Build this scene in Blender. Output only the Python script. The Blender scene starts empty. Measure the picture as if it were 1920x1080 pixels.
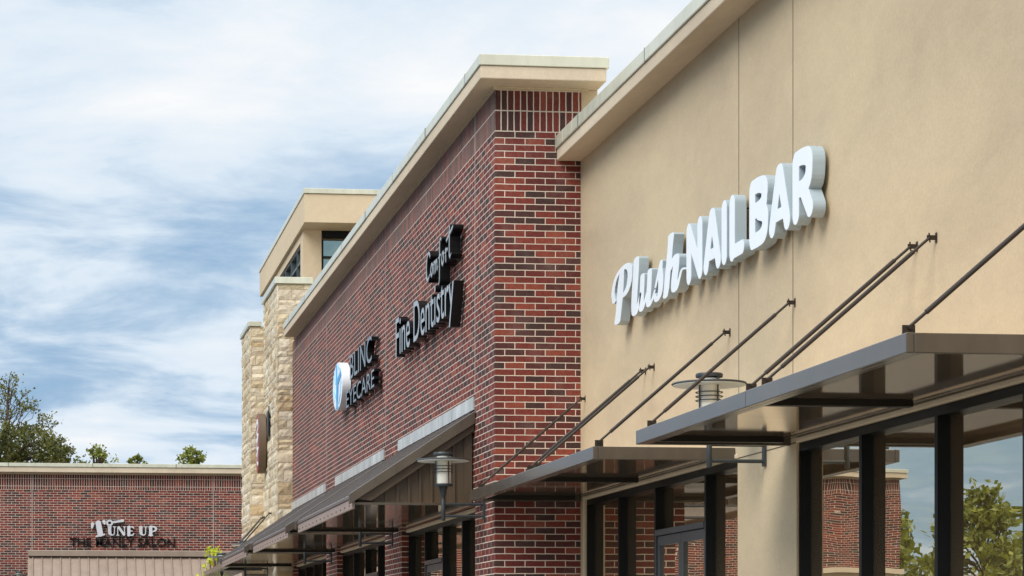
import bpy, bmesh, math, random
import numpy as np
from mathutils import Vector, Matrix
random.seed(7)
R = math.radians
scene = bpy.context.scene
COL = scene.collection

# ------------------------------------------------------------------ camera
YAW = 6.2115
cam_d = bpy.data.cameras.new('camera')
cam = bpy.data.objects.new('camera', cam_d)
COL.objects.link(cam)
cam.location = (0, 0, 1.3)
cam.rotation_euler = (R(90), 0, -R(YAW))
cam_d.sensor_width = 36
cam_d.lens = 4300 / 1920 * 36
cam_d.shift_x = (960 - 563) / 1920
cam_d.shift_y = (1207 - 540) / 1920
cam_d.clip_start = 0.1
cam_d.clip_end = 4000
scene.camera = cam

# ------------------------------------------------------------------ sky and sun
SUN_EL, SUN_AZ = 43.0, 232.0      # azimuth clockwise from +Y: over the car park, behind the camera
world = bpy.data.worlds.new('World')
scene.world = world
world.use_nodes = True
wn, wl = world.node_tree.nodes, world.node_tree.links
wn.clear()
w_out = wn.new('ShaderNodeOutputWorld')
sky = wn.new('ShaderNodeTexSky')
sky.sky_type = 'NISHITA'
sky.sun_disc = False
sky.sun_elevation = R(SUN_EL)
sky.sun_rotation = R(SUN_AZ)
bg_sky = wn.new('ShaderNodeBackground'); bg_sky.inputs['Strength'].default_value = 0.10
wl.new(sky.outputs[0], bg_sky.inputs['Color'])
tc = wn.new('ShaderNodeTexCoord')
sep = wn.new('ShaderNodeSeparateXYZ'); wl.new(tc.outputs['Generated'], sep.inputs[0])
def wmath(op, a, b=None, clamp=False):
    n = wn.new('ShaderNodeMath'); n.operation = op; n.use_clamp = clamp
    for i, v in enumerate((a, b)):
        if v is None: continue
        if isinstance(v, (int, float)): n.inputs[i].default_value = v
        else: wl.new(v, n.inputs[i])
    return n.outputs[0]
# the clouds lie on a flat deck above the place: direction / height
zz = wmath('ADD', wmath('MAXIMUM', sep.outputs[2], 0.0), 0.12)
cx_ = wmath('DIVIDE', sep.outputs[0], zz)
cy_ = wmath('DIVIDE', sep.outputs[1], zz)
cmb = wn.new('ShaderNodeCombineXYZ'); wl.new(cx_, cmb.inputs[0]); wl.new(cy_, cmb.inputs[1])
def cloud_noise(scale, detail, rough, dist, off, sx=1.0, sy=1.0):
    m = wn.new('ShaderNodeMapping'); m.inputs['Location'].default_value = off
    m.inputs['Scale'].default_value = (sx, sy, 1)
    m.inputs['Rotation'].default_value = (0, 0, R(9))
    wl.new(cmb.outputs[0], m.inputs[0])
    n = wn.new('ShaderNodeTexNoise'); n.inputs['Scale'].default_value = scale
    n.inputs['Detail'].default_value = detail; n.inputs['Roughness'].default_value = rough
    n.inputs['Distortion'].default_value = dist
    wl.new(m.outputs[0], n.inputs[0]); return n.outputs[0]
n1 = cloud_noise(2.3, 10, 0.58, 0.3, (3.1, 1.4, 0), 1.0, 1.0)
n2 = cloud_noise(0.55, 3, 0.5, 0.2, (8.3, 5.2, 0))
nn = wmath('ADD', wmath('ADD', wmath('MULTIPLY', n1, 0.85), wmath('MULTIPLY', n2, 0.55)), -0.13)
# more open sky low and to the left of the view, thicker cloud towards the zenith
def wramp(fac, stops):
    r = wn.new('ShaderNodeValToRGB'); wl.new(fac, r.inputs[0])
    el = r.color_ramp.elements
    while len(el) < len(stops): el.new(0.5)
    for e, (p, c) in zip(el, stops): e.position = p; e.color = c if len(c) == 4 else (*c, 1)
    return r.outputs[0]
bias = wmath('ADD', wmath('MINIMUM', wmath('MULTIPLY', sep.outputs[2], 0.62), 0.20), wmath('MULTIPLY', sep.outputs[0], 0.16))
nb = wmath('ADD', nn, wmath('SUBTRACT', bias, 0.142))
mask = wramp(nb, [(0.30, (0.6, 0.6, 0.6)), (0.42, (1, 1, 1))])
shade = wramp(nb, [(0.36, (0.27, 0.44, 0.66)), (0.46, (0.46, 0.615, 0.79)), (0.56, (0.74, 0.845, 0.95)), (0.76, (0.98, 0.99, 1.0))])
bg_cl = wn.new('ShaderNodeBackground'); bg_cl.inputs['Strength'].default_value = 0.70
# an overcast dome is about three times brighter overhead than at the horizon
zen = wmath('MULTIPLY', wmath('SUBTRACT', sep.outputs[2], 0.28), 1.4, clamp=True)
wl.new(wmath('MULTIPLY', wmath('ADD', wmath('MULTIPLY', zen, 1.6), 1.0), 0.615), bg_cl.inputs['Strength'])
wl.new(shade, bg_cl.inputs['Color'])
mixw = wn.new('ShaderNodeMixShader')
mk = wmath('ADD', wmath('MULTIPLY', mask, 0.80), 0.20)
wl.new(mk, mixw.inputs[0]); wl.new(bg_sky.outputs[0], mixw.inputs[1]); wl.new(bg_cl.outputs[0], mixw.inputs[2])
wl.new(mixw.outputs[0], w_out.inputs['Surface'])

sun_d = bpy.data.lights.new('sun', 'SUN')
sun = bpy.data.objects.new('sun', sun_d); COL.objects.link(sun)
sun_d.energy = 2.0
sun_d.angle = R(38)
sun_d.color = (1.0, 0.95, 0.86)
sun.location = (-30, -30, 60)
d_sun = Vector((math.sin(R(SUN_AZ)) * math.cos(R(SUN_EL)), math.cos(R(SUN_AZ)) * math.cos(R(SUN_EL)), math.sin(R(SUN_EL))))
sun.rotation_euler = (-d_sun).to_track_quat('-Z', 'Y').to_euler()

vs = scene.view_settings
vs.view_transform = 'Standard'; vs.look = 'None'; vs.gamma = 1.0; vs.use_curve_mapping = False
vs.exposure = 0.68
scene.cycles.max_bounces = 8
scene.cycles.glossy_bounces = 6

# ------------------------------------------------------------------ materials
def mat(name):
    m = bpy.data.materials.new(name); m.use_nodes = True
    nt = m.node_tree; return m, nt.nodes, nt.links, nt.nodes['Principled BSDF']
def N(nodes, kind, **kw):
    n = nodes.new(kind)
    for k, v in kw.items():
        if k in n.inputs.keys(): n.inputs[k].default_value = v
        else: setattr(n, k, v)
    return n
def ramp(nodes, links, fac, stops, interp='LINEAR'):
    r = nodes.new('ShaderNodeValToRGB'); links.new(fac, r.inputs[0]); r.color_ramp.interpolation = interp
    el = r.color_ramp.elements
    while len(el) < len(stops): el.new(0.5)
    for e, (p, c) in zip(el, stops): e.position = p; e.color = (*c, 1)
    return r.outputs[0]
def mixc(nodes, links, fac, a, b, mode='MIX'):
    n = nodes.new('ShaderNodeMix'); n.data_type = 'RGBA'; n.blend_type = mode
    for i, v in ((0, fac), (6, a), (7, b)):
        if isinstance(v, (int, float)): n.inputs[i].default_value = v
        elif isinstance(v, tuple): n.inputs[i].default_value = (*v, 1)
        else: links.new(v, n.inputs[i])
    return n.outputs[2]
def bump(nodes, links, h, dist, strength=1.0):
    b = N(nodes, 'ShaderNodeBump', Strength=strength, Distance=dist); links.new(h, b.inputs['Height']); return b.outputs[0]

def brick_mat(name, w, h, offset, mortar=(0.70, 0.58, 0.475), ms=0.0060):
    m, n, l, p = mat(name)
    uv = n.new('ShaderNodeTexCoord')
    b = N(n, 'ShaderNodeTexBrick', Scale=1.0, offset=offset, squash=1.0)
    b.inputs['Color1'].default_value = (0, 0, 0, 1); b.inputs['Color2'].default_value = (1, 1, 1, 1)
    b.inputs['Mortar'].default_value = (0.5, 0.5, 0.5, 1)
    b.inputs['Mortar Size'].default_value = ms; b.inputs['Mortar Smooth'].default_value = 0.12
    b.inputs['Brick Width'].default_value = w; b.inputs['Row Height'].default_value = h
    wob = N(n, 'ShaderNodeTexNoise', Scale=9.0, Detail=3.0); l.new(uv.outputs['UV'], wob.inputs['Vector'])
    wv = N(n, 'ShaderNodeVectorMath', operation='MULTIPLY_ADD'); l.new(wob.outputs['Color'], wv.inputs[0])
    wv.inputs[1].default_value = (0.010, 0.007, 0); l.new(uv.outputs['UV'], wv.inputs[2])
    l.new(wv.outputs[0], b.inputs['Vector'])
    col = ramp(n, l, b.outputs['Color'], [(0.0, (0.046, 0.024, 0.021)), (0.24, (0.074, 0.023, 0.020)), (0.44, (0.122, 0.022, 0.018)), (0.8, (0.172, 0.032, 0.022)), (1.0, (0.235, 0.056, 0.033))])
    ns = N(n, 'ShaderNodeTexNoise', Scale=26.0, Detail=4.0, Roughness=0.65); l.new(uv.outputs['UV'], ns.inputs['Vector'])
    v = ramp(n, l, ns.outputs[0], [(0.3, (0.72, 0.72, 0.72)), (0.7, (1.25, 1.22, 1.2))])
    col = mixc(n, l, 1.0, col, v, 'MULTIPLY')
    big = N(n, 'ShaderNodeTexNoise', Scale=0.45, Detail=4.0); l.new(uv.outputs['UV'], big.inputs['Vector'])
    col = mixc(n, l, 1.0, col, ramp(n, l, big.outputs[0], [(0.3, (0.84, 0.82, 0.82)), (0.7, (1.14, 1.13, 1.12))]), 'MULTIPLY')
    ns2 = N(n, 'ShaderNodeTexNoise', Scale=0.7, Detail=3.0); l.new(uv.outputs['UV'], ns2.inputs['Vector'])
    mo = ramp(n, l, ns2.outputs[0], [(0.3, tuple(c * .74 for c in mortar)), (0.7, mortar)])
    fin = mixc(n, l, b.outputs['Fac'], col, mo)
    # a thin lime bloom on the brick faces, patchy
    ns3 = N(n, 'ShaderNodeTexNoise', Scale=1.6, Detail=6.0, Roughness=0.7); l.new(uv.outputs['UV'], ns3.inputs['Vector'])
    bl = ramp(n, l, ns3.outputs[0], [(0.52, (0, 0, 0)), (0.8, (0.16, 0.16, 0.16))])
    fin = mixc(n, l, bl, fin, (0.5, 0.42, 0.38))
    l.new(fin, p.inputs['Base Color']); p.inputs['Roughness'].default_value = 0.78
    p.inputs['Specular IOR Level'].default_value = 0.35
    inv = N(n, 'ShaderNodeMath', operation='SUBTRACT'); inv.inputs[0].default_value = 1.0; l.new(b.outputs['Fac'], inv.inputs[1])
    ad = N(n, 'ShaderNodeMath', operation='MULTIPLY_ADD'); l.new(ns.outputs[0], ad.inputs[0]); ad.inputs[1].default_value = 0.35; l.new(inv.outputs[0], ad.inputs[2])
    l.new(bump(n, l, ad.outputs[0], 0.006), p.inputs['Normal'])
    return m
M_BRICK = brick_mat('red_brick', 0.254, 0.0813, 0.5)
M_SOLDIER = brick_mat('soldier_brick', 0.0813, 0.254, 0.0, ms=0.0078)

def stucco_mat(name, c, dirt=(0.36, 0.26, 0.19), amount=0.5):
    m, n, l, p = mat(name)
    tcn = n.new('ShaderNodeTexCoord')
    mp = N(n, 'ShaderNodeMapping'); mp.inputs['Scale'].default_value = (1, 0.3, 0.7); l.new(tcn.outputs['Object'], mp.inputs[0])
    a = N(n, 'ShaderNodeTexNoise', Scale=0.9, Detail=7.0, Roughness=0.62, Distortion=0.4); l.new(mp.outputs[0], a.inputs['Vector'])
    s = ramp(n, l, a.outputs[0], [(0.40, (0, 0, 0)), (0.70, (amount,) * 3)])
    col = mixc(n, l, s, c, dirt)
    mp2 = N(n, 'ShaderNodeMapping'); mp2.inputs['Scale'].default_value = (1, 0.4, 0.8); l.new(tcn.outputs['Object'], mp2.inputs[0])
    b = N(n, 'ShaderNodeTexNoise', Scale=9.0, Detail=5.0, Roughness=0.6); l.new(mp2.outputs[0], b.inputs['Vector'])
    v = ramp(n, l, b.outputs[0], [(0.3, (0.965, 0.965, 0.97)), (0.7, (1.03, 1.03, 1.025))])
    col = mixc(n, l, 1.0, col, v, 'MULTIPLY')
    l.new(col, p.inputs['Base Color']); p.inputs['Roughness'].default_value = 0.9
    p.inputs['Specular IOR Level'].default_value = 0.2
    f = N(n, 'ShaderNodeTexNoise', Scale=38.0, Detail=6.0, Roughness=0.75); l.new(tcn.outputs['Object'], f.inputs['Vector'])
    gv = ramp(n, l, f.outputs[0], [(0.3, (0.92, 0.92, 0.92)), (0.7, (1.08, 1.08, 1.08))])
    l.new(mixc(n, l, 1.0, col, gv, 'MULTIPLY'), p.inputs['Base Color'])
    l.new(bump(n, l, f.outputs[0], 0.004, 0.6), p.inputs['Normal'])
    return m
M_STUCCO = stucco_mat('tan_stucco', (0.56, 0.445, 0.292), (0.34, 0.262, 0.19), 0.48)
M_CREAM = stucco_mat('cream_stucco', (0.59, 0.475, 0.325), (0.42, 0.32, 0.22), 0.35)
M_TRIM = stucco_mat('pale_trim_stucco', (0.61, 0.505, 0.375), (0.38, 0.30, 0.22), 0.45)

def metal_paint(name, c, rough, coat=0.0, var=0.12, spec=0.5, groove=None):
    m, n, l, p = mat(name)
    tcn = n.new('ShaderNodeTexCoord')
    mpv = N(n, 'ShaderNodeMapping'); mpv.inputs['Scale'].default_value = (1, 1, 0.3); l.new(tcn.outputs['Object'], mpv.inputs[0])
    a = N(n, 'ShaderNodeTexNoise', Scale=3.2, Detail=6.0, Roughness=0.65); l.new(mpv.outputs[0], a.inputs['Vector'])
    v = ramp(n, l, a.outputs[0], [(0.3, (1 - var,) * 3), (0.7, (1 + var,) * 3)])
    l.new(mixc(n, l, 1.0, c, v, 'MULTIPLY'), p.inputs['Base Color'])
    rr = N(n, 'ShaderNodeMapRange'); l.new(a.outputs[0], rr.inputs[0])
    rr.inputs['To Min'].default_value = rough * 0.8; rr.inputs['To Max'].default_value = rough * 1.25
    l.new(rr.outputs[0], p.inputs['Roughness'])
    p.inputs['Specular IOR Level'].default_value = spec
    p.inputs['Coat Weight'].default_value = coat; p.inputs['Coat Roughness'].default_value = 0.06
    if groove:
        w = N(n, 'ShaderNodeTexWave', Scale=groove[0]); w.bands_direction = 'Y'; w.wave_profile = 'SAW'
        l.new(tcn.outputs['Object'], w.inputs['Vector'])
        l.new(bump(n, l, w.outputs[1], groove[1], 0.5), p.inputs['Normal'])
    else:
        w = N(n, 'ShaderNodeTexNoise', Scale=1.3, Detail=1.0); l.new(tcn.outputs['Object'], w.inputs['Vector'])
        l.new(bump(n, l, w.outputs[0], 0.01, 0.5), p.inputs['Normal'])
    return m
M_COPING = metal_paint('sage_coping', (0.54, 0.53, 0.42), 0.25, spec=0.7)
M_BRONZE = metal_paint('bronze_canopy_paint', (0.075, 0.057, 0.040), 0.24, spec=0.8, coat=0.2, var=0.22)
M_ROOF = metal_paint('bronze_roof_paint', (0.120, 0.105, 0.098), 0.32, spec=0.8)
M_SIDING = metal_paint('brown_siding_paint', (0.085, 0.058, 0.034), 0.4)
M_TANAWN = metal_paint('tan_awning_paint', (0.27, 0.205, 0.16), 0.45)
M_SOFFIT = metal_paint('glossy_bronze_deck', (0.88, 0.67, 0.48), 0.07, groove=(1.1, 0.003))
M_SOFFIT.node_tree.nodes['Principled BSDF'].inputs['Metallic'].default_value = 0.9
M_EAVE = metal_paint('eave_strip_paint', (0.32, 0.235, 0.20), 0.4)
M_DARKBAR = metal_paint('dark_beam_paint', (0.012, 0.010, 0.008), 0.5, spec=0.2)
M_FLASH = metal_paint('galvanised_flashing', (0.46, 0.46, 0.44), 0.3, var=0.35)
M_FRAME = metal_paint('black_window_frame', (0.006, 0.007, 0.007), 0.4, spec=0.18)
M_DOORFR = metal_paint('grey_door_frame', (0.075, 0.082, 0.088), 0.35)
M_IRON = metal_paint('blackened_iron', (0.030, 0.036, 0.040), 0.42)
M_ROD = metal_paint('bronze_rod_paint', (0.030, 0.022, 0.016), 0.45, spec=0.3)
M_SIGNW = metal_paint('white_sign_face', (0.79, 0.825, 0.86), 0.3, var=0.03)
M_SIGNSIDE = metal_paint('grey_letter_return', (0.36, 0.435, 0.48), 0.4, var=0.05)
M_SIGNB = metal_paint('black_letter', (0.007, 0.007, 0.007), 0.32, spec=0.25)
M_SIGND = metal_paint('dark_letter_face', (0.10, 0.105, 0.11), 0.2, spec=0.8)
M_SIGNG = metal_paint('silver_letter_face', (0.32, 0.345, 0.365), 0.3)
M_SALON = metal_paint('silver_plate', (0.52, 0.53, 0.55), 0.4, var=0.1)
M_BLUE = metal_paint('blue_emblem', (0.06, 0.34, 0.66), 0.4)
M_SKYB = metal_paint('light_blue_emblem', (0.30, 0.62, 0.86), 0.4)
M_RED = metal_paint('red_sign_face', (0.30, 0.018, 0.022), 0.4)
M_SIGNBROWN = metal_paint('brown_sign_side', (0.13, 0.085, 0.05), 0.45)
M_SEAL = metal_paint('joint_sealant', (0.42, 0.36, 0.32), 0.8)
M_JOINT = metal_paint('dark_joint', (0.10, 0.08, 0.055), 0.8)

def glass_mat(name, tint, amount):
    m, n, l, p = mat(name)
    n.remove(p)
    g = N(n, 'ShaderNodeBsdfGlossy', Roughness=0.005); g.inputs['Color'].default_value = (*tint, 1)
    d = N(n, 'ShaderNodeBsdfDiffuse'); d.inputs['Color'].default_value = (0.20, 0.135, 0.075, 1)
    tcn = n.new('ShaderNodeTexCoord')
    w = N(n, 'ShaderNodeTexNoise', Scale=1.1, Detail=1.0); l.new(tcn.outputs['Object'], w.inputs['Vector'])
    l.new(bump(n, l, w.outputs[0], 0.0028, 0.5), g.inputs['Normal'])
    lw = N(n, 'ShaderNodeLayerWeight', Blend=0.5)
    f = N(n, 'ShaderNodeMapRange'); l.new(lw.outputs['Facing'], f.inputs[0])
    f.inputs['To Min'].default_value = 0.40; f.inputs['To Max'].default_value = amount
    mx = n.new('ShaderNodeMixShader'); l.new(f.outputs[0], mx.inputs[0]); l.new(d.outputs[0], mx.inputs[1]); l.new(g.outputs[0], mx.inputs[2])
    l.new(mx.outputs[0], n['Material Output'].inputs['Surface'])
    return m
M_GLASS = glass_mat('tinted_glass', (1.0, 0.91, 0.75), 0.97)
M_CLERE = glass_mat('clerestory_glass', (0.50, 0.78, 0.76), 0.95)

m, n, l, p = mat('frosted_lamp_glass'); M_LAMP = m
p.inputs['Base Color'].default_value = (0.86, 0.84, 0.74, 1); p.inputs['Roughness'].default_value = 0.3
M_SHADE = metal_paint('white_shade_underside', (0.66, 0.68, 0.64), 0.5)

m, n, l, p = mat('limestone'); M_STONE = m
at_ = N(n, 'ShaderNodeAttribute', attribute_name='stone_tint')
tcn = n.new('ShaderNodeTexCoord')
a = N(n, 'ShaderNodeTexNoise', Scale=7.0, Detail=8.0, Roughness=0.7, Distortion=0.6); l.new(tcn.outputs['Object'], a.inputs['Vector'])
v = ramp(n, l, a.outputs[0], [(0.27, (0.66, 0.56, 0.42)), (0.46, (1.0, 0.98, 0.95)), (0.75, (1.13, 1.12, 1.10))])
l.new(mixc(n, l, 1.0, at_.outputs['Color'], v, 'MULTIPLY'), p.inputs['Base Color'])
p.inputs['Roughness'].default_value = 0.9; p.inputs['Specular IOR Level'].default_value = 0.2
l.new(bump(n, l, a.outputs[0], 0.05, 0.9), p.inputs['Normal'])

def simple(name, c, rough=0.9, scale=40, var=0.25, bmp=0.01):
    m, n, l, p = mat(name)
    tcn = n.new('ShaderNodeTexCoord')
    a = N(n, 'ShaderNodeTexNoise', Scale=scale, Detail=6.0, Roughness=0.65); l.new(tcn.outputs['Object'], a.inputs['Vector'])
    v = ramp(n, l, a.outputs[0], [(0.25, (1 - var,) * 3), (0.75, (1 + var,) * 3)])
    l.new(mixc(n, l, 1.0, c, v, 'MULTIPLY'), p.inputs['Base Color']); p.inputs['Roughness'].default_value = rough
    p.inputs['Specular IOR Level'].default_value = 0.3
    l.new(bump(n, l, a.outputs[0], bmp, 0.7), p.inputs['Normal']); return m
M_MORTAR = simple('stone_mortar', (0.52, 0.43, 0.31))
M_ASPHALT = simple('asphalt', (0.055, 0.054, 0.052))
M_CONC = simple('concrete', (0.36, 0.34, 0.30))
M_PAINT = simple('road_paint', (0.75, 0.75, 0.72), 0.7)
M_BARK = simple('bark', (0.085, 0.060, 0.042), 0.95, 14)
M_BARKL = simple('pale_bark', (0.20, 0.14, 0.085), 0.95, 14)

def leaf_mat(name, dark, light, scale=1.3):
    m, n, l, p = mat(name)
    tcn = n.new('ShaderNodeTexCoord')
    a = N(n, 'ShaderNodeTexNoise', Scale=scale, Detail=5.0, Roughness=0.7); l.new(tcn.outputs['Object'], a.inputs['Vector'])
    c = ramp(n, l, a.outputs[0], [(0.33, dark), (0.68, light)])
    l.new(c, p.inputs['Base Color']); p.inputs['Roughness'].default_value = 0.55
    tr = n.new('ShaderNodeBsdfTranslucent'); l.new(c, tr.inputs['Color'])
    mx = n.new('ShaderNodeMixShader'); mx.inputs[0].default_value = 0.3
    l.new(p.outputs[0], mx.inputs[1]); l.new(tr.outputs[0], mx.inputs[2]); l.new(mx.outputs[0], n['Material Output'].inputs['Surface'])
    return m
M_PINE = leaf_mat('pine_needles', (0.035, 0.044, 0.010), (0.20, 0.195, 0.035))
M_LEAF = leaf_mat('oak_leaves', (0.060, 0.085, 0.012), (0.36, 0.37, 0.05))
M_LIME = leaf_mat('young_leaves', (0.34, 0.42, 0.015), (0.72, 0.75, 0.05), 3.0)

# ------------------------------------------------------------------ mesh helpers
UX, UY, UZ = 5.436, 27.8, 7.615          # brick bond starts at the corner
ORG = {}                                  # world origin of every object
class MB:
    def __init__(s): s.v = []; s.f = []; s.col = None
    def quad(s, *p): i = len(s.v); s.v += [tuple(q) for q in p]; s.f.append(tuple(range(i, i + len(p)))); return s
    def box(s, x0, x1, y0, y1, z0, z1):
        i = len(s.v)
        s.v += [(x0, y0, z0), (x1, y0, z0), (x1, y1, z0), (x0, y1, z0), (x0, y0, z1), (x1, y0, z1), (x1, y1, z1), (x0, y1, z1)]
        for q in ((0, 3, 2, 1), (4, 5, 6, 7), (0, 1, 5, 4), (1, 2, 6, 5), (2, 3, 7, 6), (3, 0, 4, 7)): s.f.append(tuple(i + k for k in q))
        return s
    def prism(s, pts, ax, a0, a1):        # pts: 2-D outline; ax = 'x' or 'y' : extruded along that axis
        i = len(s.v); n = len(pts)
        for a in (a0, a1):
            for (u, w) in pts: s.v.append((a, u, w) if ax == 'x' else (u, a, w))
        A = tuple(range(i, i + n)); B = tuple(range(i + n, i + 2 * n))
        s.f += [A[::-1], B]
        for k in range(n): s.f.append((A[k], A[(k + 1) % n], B[(k + 1) % n], B[k]))
        return s
    def tube(s, p0, p1, r0, r1=None, n=10, caps=True):
        r1 = r0 if r1 is None else r1
        p0, p1 = Vector(p0), Vector(p1); d = (p1 - p0).normalized()
        a = d.orthogonal().normalized(); b = d.cross(a); i = len(s.v)
        for p, r in ((p0, r0), (p1, r1)):
            for k in range(n):
                t = 2 * math.pi * k / n; s.v.append(tuple(p + (a * math.cos(t) + b * math.sin(t)) * r))
        for k in range(n): s.f.append((i + k, i + (k + 1) % n, i + n + (k + 1) % n, i + n + k))
        if caps: s.f += [tuple(range(i, i + n))[::-1], tuple(range(i + n, i + 2 * n))]
        return s
    def lathe(s, c, prof, n=32):          # prof: (radius, z) from bottom to top
        i = len(s.v)
        for (r, z) in prof:
            for k in range(n):
                t = 2 * math.pi * k / n; s.v.append((c[0] + r * math.cos(t), c[1] + r * math.sin(t), c[2] + z))
        for j in range(len(prof) - 1):
            for k in range(n):
                s.f.append((i + j * n + k, i + j * n + (k + 1) % n, i + (j + 1) * n + (k + 1) % n, i + (j + 1) * n + k))
        s.f += [tuple(range(i, i + n))[::-1], tuple(range(i + (len(prof) - 1) * n, i + len(prof) * n))]
        return s
def link(name, me, material, parent=None):
    o = bpy.data.objects.new(name, me); COL.objects.link(o)
    for mm in (material if isinstance(material, (list, tuple)) else [material]): me.materials.append(mm)
    if parent: o.parent = parent
    ORG[o.name] = ORG[parent.name] if parent else Vector((0, 0, 0))
    return o
def part(name, mb, material, parent=None, bevel=0.0, smooth=False):
    org = ORG[parent.name] if parent else Vector((0, 0, 0))
    me = bpy.data.meshes.new(name)
    me.from_pydata([tuple(Vector(v) - org) for v in mb.v], [], mb.f)
    bm = bmesh.new(); bm.from_mesh(me)
    bmesh.ops.recalc_face_normals(bm, faces=bm.faces)
    uvl = bm.loops.layers.uv.new('UVMap')
    for f in bm.faces:
        nx, ny, nz = (abs(c) for c in f.normal)
        for lp in f.loops:
            w = lp.vert.co + org
            if nz > 0.8: uv = (w.x - UX, w.y - UY)
            elif nx >= ny: uv = (w.y - UY, w.z - UZ)
            else: uv = (w.x - UX, w.z - UZ)
            lp[uvl].uv = uv
    bm.to_mesh(me); bm.free()
    if smooth:
        for q in me.polygons: q.use_smooth = True
        me.set_sharp_from_angle(angle=R(40))
    o = link(name, me, material, parent)
    if bevel:
        b = o.modifiers.new('bevel', 'BEVEL'); b.width = bevel; b.segments = 2; b.limit_method = 'ANGLE'
    return o
def tag(o, label=None, cat=None, group=None, kind=None):
    if label: o['label'] = label
    if cat: o['category'] = cat
    if group: o['group'] = group
    if kind: o['kind'] = kind
    return o
def thing(name, label, cat, loc, group=None):
    o = bpy.data.objects.new(name, None); COL.objects.link(o); o.location = loc; o.empty_display_size = 0.3
    ORG[o.name] = Vector(loc); return tag(o, label, cat, group)
def dup(o, loc, label=None):
    def cp(a, par):
        c = a.copy(); COL.objects.link(c); c.parent = par
        for ch in a.children: cp(ch, c)
        return c
    c = cp(o, None); c.location = loc; ORG[c.name] = Vector(loc)
    if label: c['label'] = label
    return c

# ---- lettering: thick strokes -> outline -> extruded letter
def catmull(pts, k=6):
    if len(pts) < 3: return [tuple(p) for p in pts]
    P = [np.array(p, float) for p in pts]; P = [2 * P[0] - P[1]] + P + [2 * P[-1] - P[-2]]
    out = []
    for i in range(1, len(P) - 2):
        a, b, c, d = P[i - 1:i + 3]
        for t in np.linspace(0, 1, k, endpoint=False):
            out.append(0.5 * (2 * b + (c - a) * t + (2 * a - 5 * b + 4 * c - d) * t * t + (3 * b - a - 3 * c + d) * t ** 3))
    out.append(P[-2]); return [tuple(o) for o in out]
def outline(strokes, n=110):
    """strokes: lists of (x, y, r); returns closed loops around their union"""
    pts = [p for s in strokes for p in s]
    x0 = min(p[0] - p[2] for p in pts); x1 = max(p[0] + p[2] for p in pts)
    y0 = min(p[1] - p[2] for p in pts); y1 = max(p[1] + p[2] for p in pts)
    h = max(x1 - x0, y1 - y0) / n; x0 -= 3 * h; y0 -= 3 * h
    nx, ny = int((x1 - x0) / h) + 5, int((y1 - y0) / h) + 5
    gx, gy = np.meshgrid(x0 + h * np.arange(nx), y0 + h * np.arange(ny))
    F = np.full(gx.shape, 1e9)
    for s in strokes:
        if len(s) == 1: s = [s[0], s[0]]
        for a, b in zip(s[:-1], s[1:]):
            dx, dy = b[0] - a[0], b[1] - a[1]; L = dx * dx + dy * dy + 1e-12
            t = np.clip(((gx - a[0]) * dx + (gy - a[1]) * dy) / L, 0, 1)
            F = np.minimum(F, np.hypot(gx - a[0] - t * dx, gy - a[1] - t * dy) - (a[2] + (b[2] - a[2]) * t))
    F[np.abs(F) < 1e-9] = 1e-9
    seg = {}
    def ip(i, j, i2, j2):
        a, b = F[j, i], F[j2, i2]; t = a / (a - b)
        return (x0 + h * (i + t * (i2 - i)), y0 + h * (j + t * (j2 - j)))
    ins = F < 0
    for j in range(ny - 1):
        for i in range(nx - 1):
            c = [ins[j, i], ins[j, i + 1], ins[j + 1, i + 1], ins[j + 1, i]]
            if all(c) or not any(c): continue
            cs = [(i, j), (i + 1, j), (i + 1, j + 1), (i, j + 1)]
            E = []
            for k in range(4):
                a, b = cs[k], cs[(k + 1) % 4]
                if c[k] != c[(k + 1) % 4]: E.append((c[k], tuple(sorted((a, b)))))
            outs = [e for s_, e in E if s_]; inn = [e for s_, e in E if not s_]
            if len(outs) == 2:      # saddle
                order = [e for _, e in E]
                for q in range(4):
                    if E[q][0]: seg[(E[q][1], (i, j))] = E[(q + 1) % 4][1]
            else: seg[(outs[0], (i, j))] = inn[0]
    nxt = {}
    for (a, _), b in seg.items(): nxt[a] = b
    loops = []
    while nxt:
        st = next(iter(nxt)); lp = []; cur = st
        while cur in nxt:
            b = nxt.pop(cur); lp.append(ip(*cur[0], *cur[1])); cur = b
        if len(lp) > 7:
            P = np.array(lp)
            for _ in range(2): P = 0.25 * np.roll(P, 1, 0) + 0.5 * P + 0.25 * np.roll(P, -1, 0)
            keep = [0]
            for k in range(1, len(P) - 1):
                a = P[keep[-1]]; d = P[k + 1] - a; e = P[k] - a
                if abs(d[0] * e[1] - d[1] * e[0]) / (np.hypot(*d) + 1e-9) > 0.06 * h or np.hypot(*e) > 14 * h: keep.append(k)
            loops.append([tuple(P[k]) for k in keep])
    return loops
def curve_mesh(loops, depth, bev=0.0):
    cu = bpy.data.curves.new('letter', 'CURVE'); cu.dimensions = '2D'; cu.fill_mode = 'BOTH'
    cu.extrude = depth / 2; cu.bevel_depth = bev
    for lp in loops:
        s = cu.splines.new('POLY'); s.points.add(len(lp) - 1); s.use_cyclic_u = True
        for q, (x, y) in zip(s.points, lp): q.co = (x, y, 0, 1)
    return eval_mesh(cu)
def eval_mesh(cu):
    o = bpy.data.objects.new('letter', cu); COL.objects.link(o)
    dg = bpy.context.evaluated_depsgraph_get(); dg.update()
    me = bpy.data.meshes.new_from_object(o.evaluated_get(dg)); bpy.data.objects.remove(o); bpy.data.curves.remove(cu)
    me.materials.clear(); return me
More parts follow.
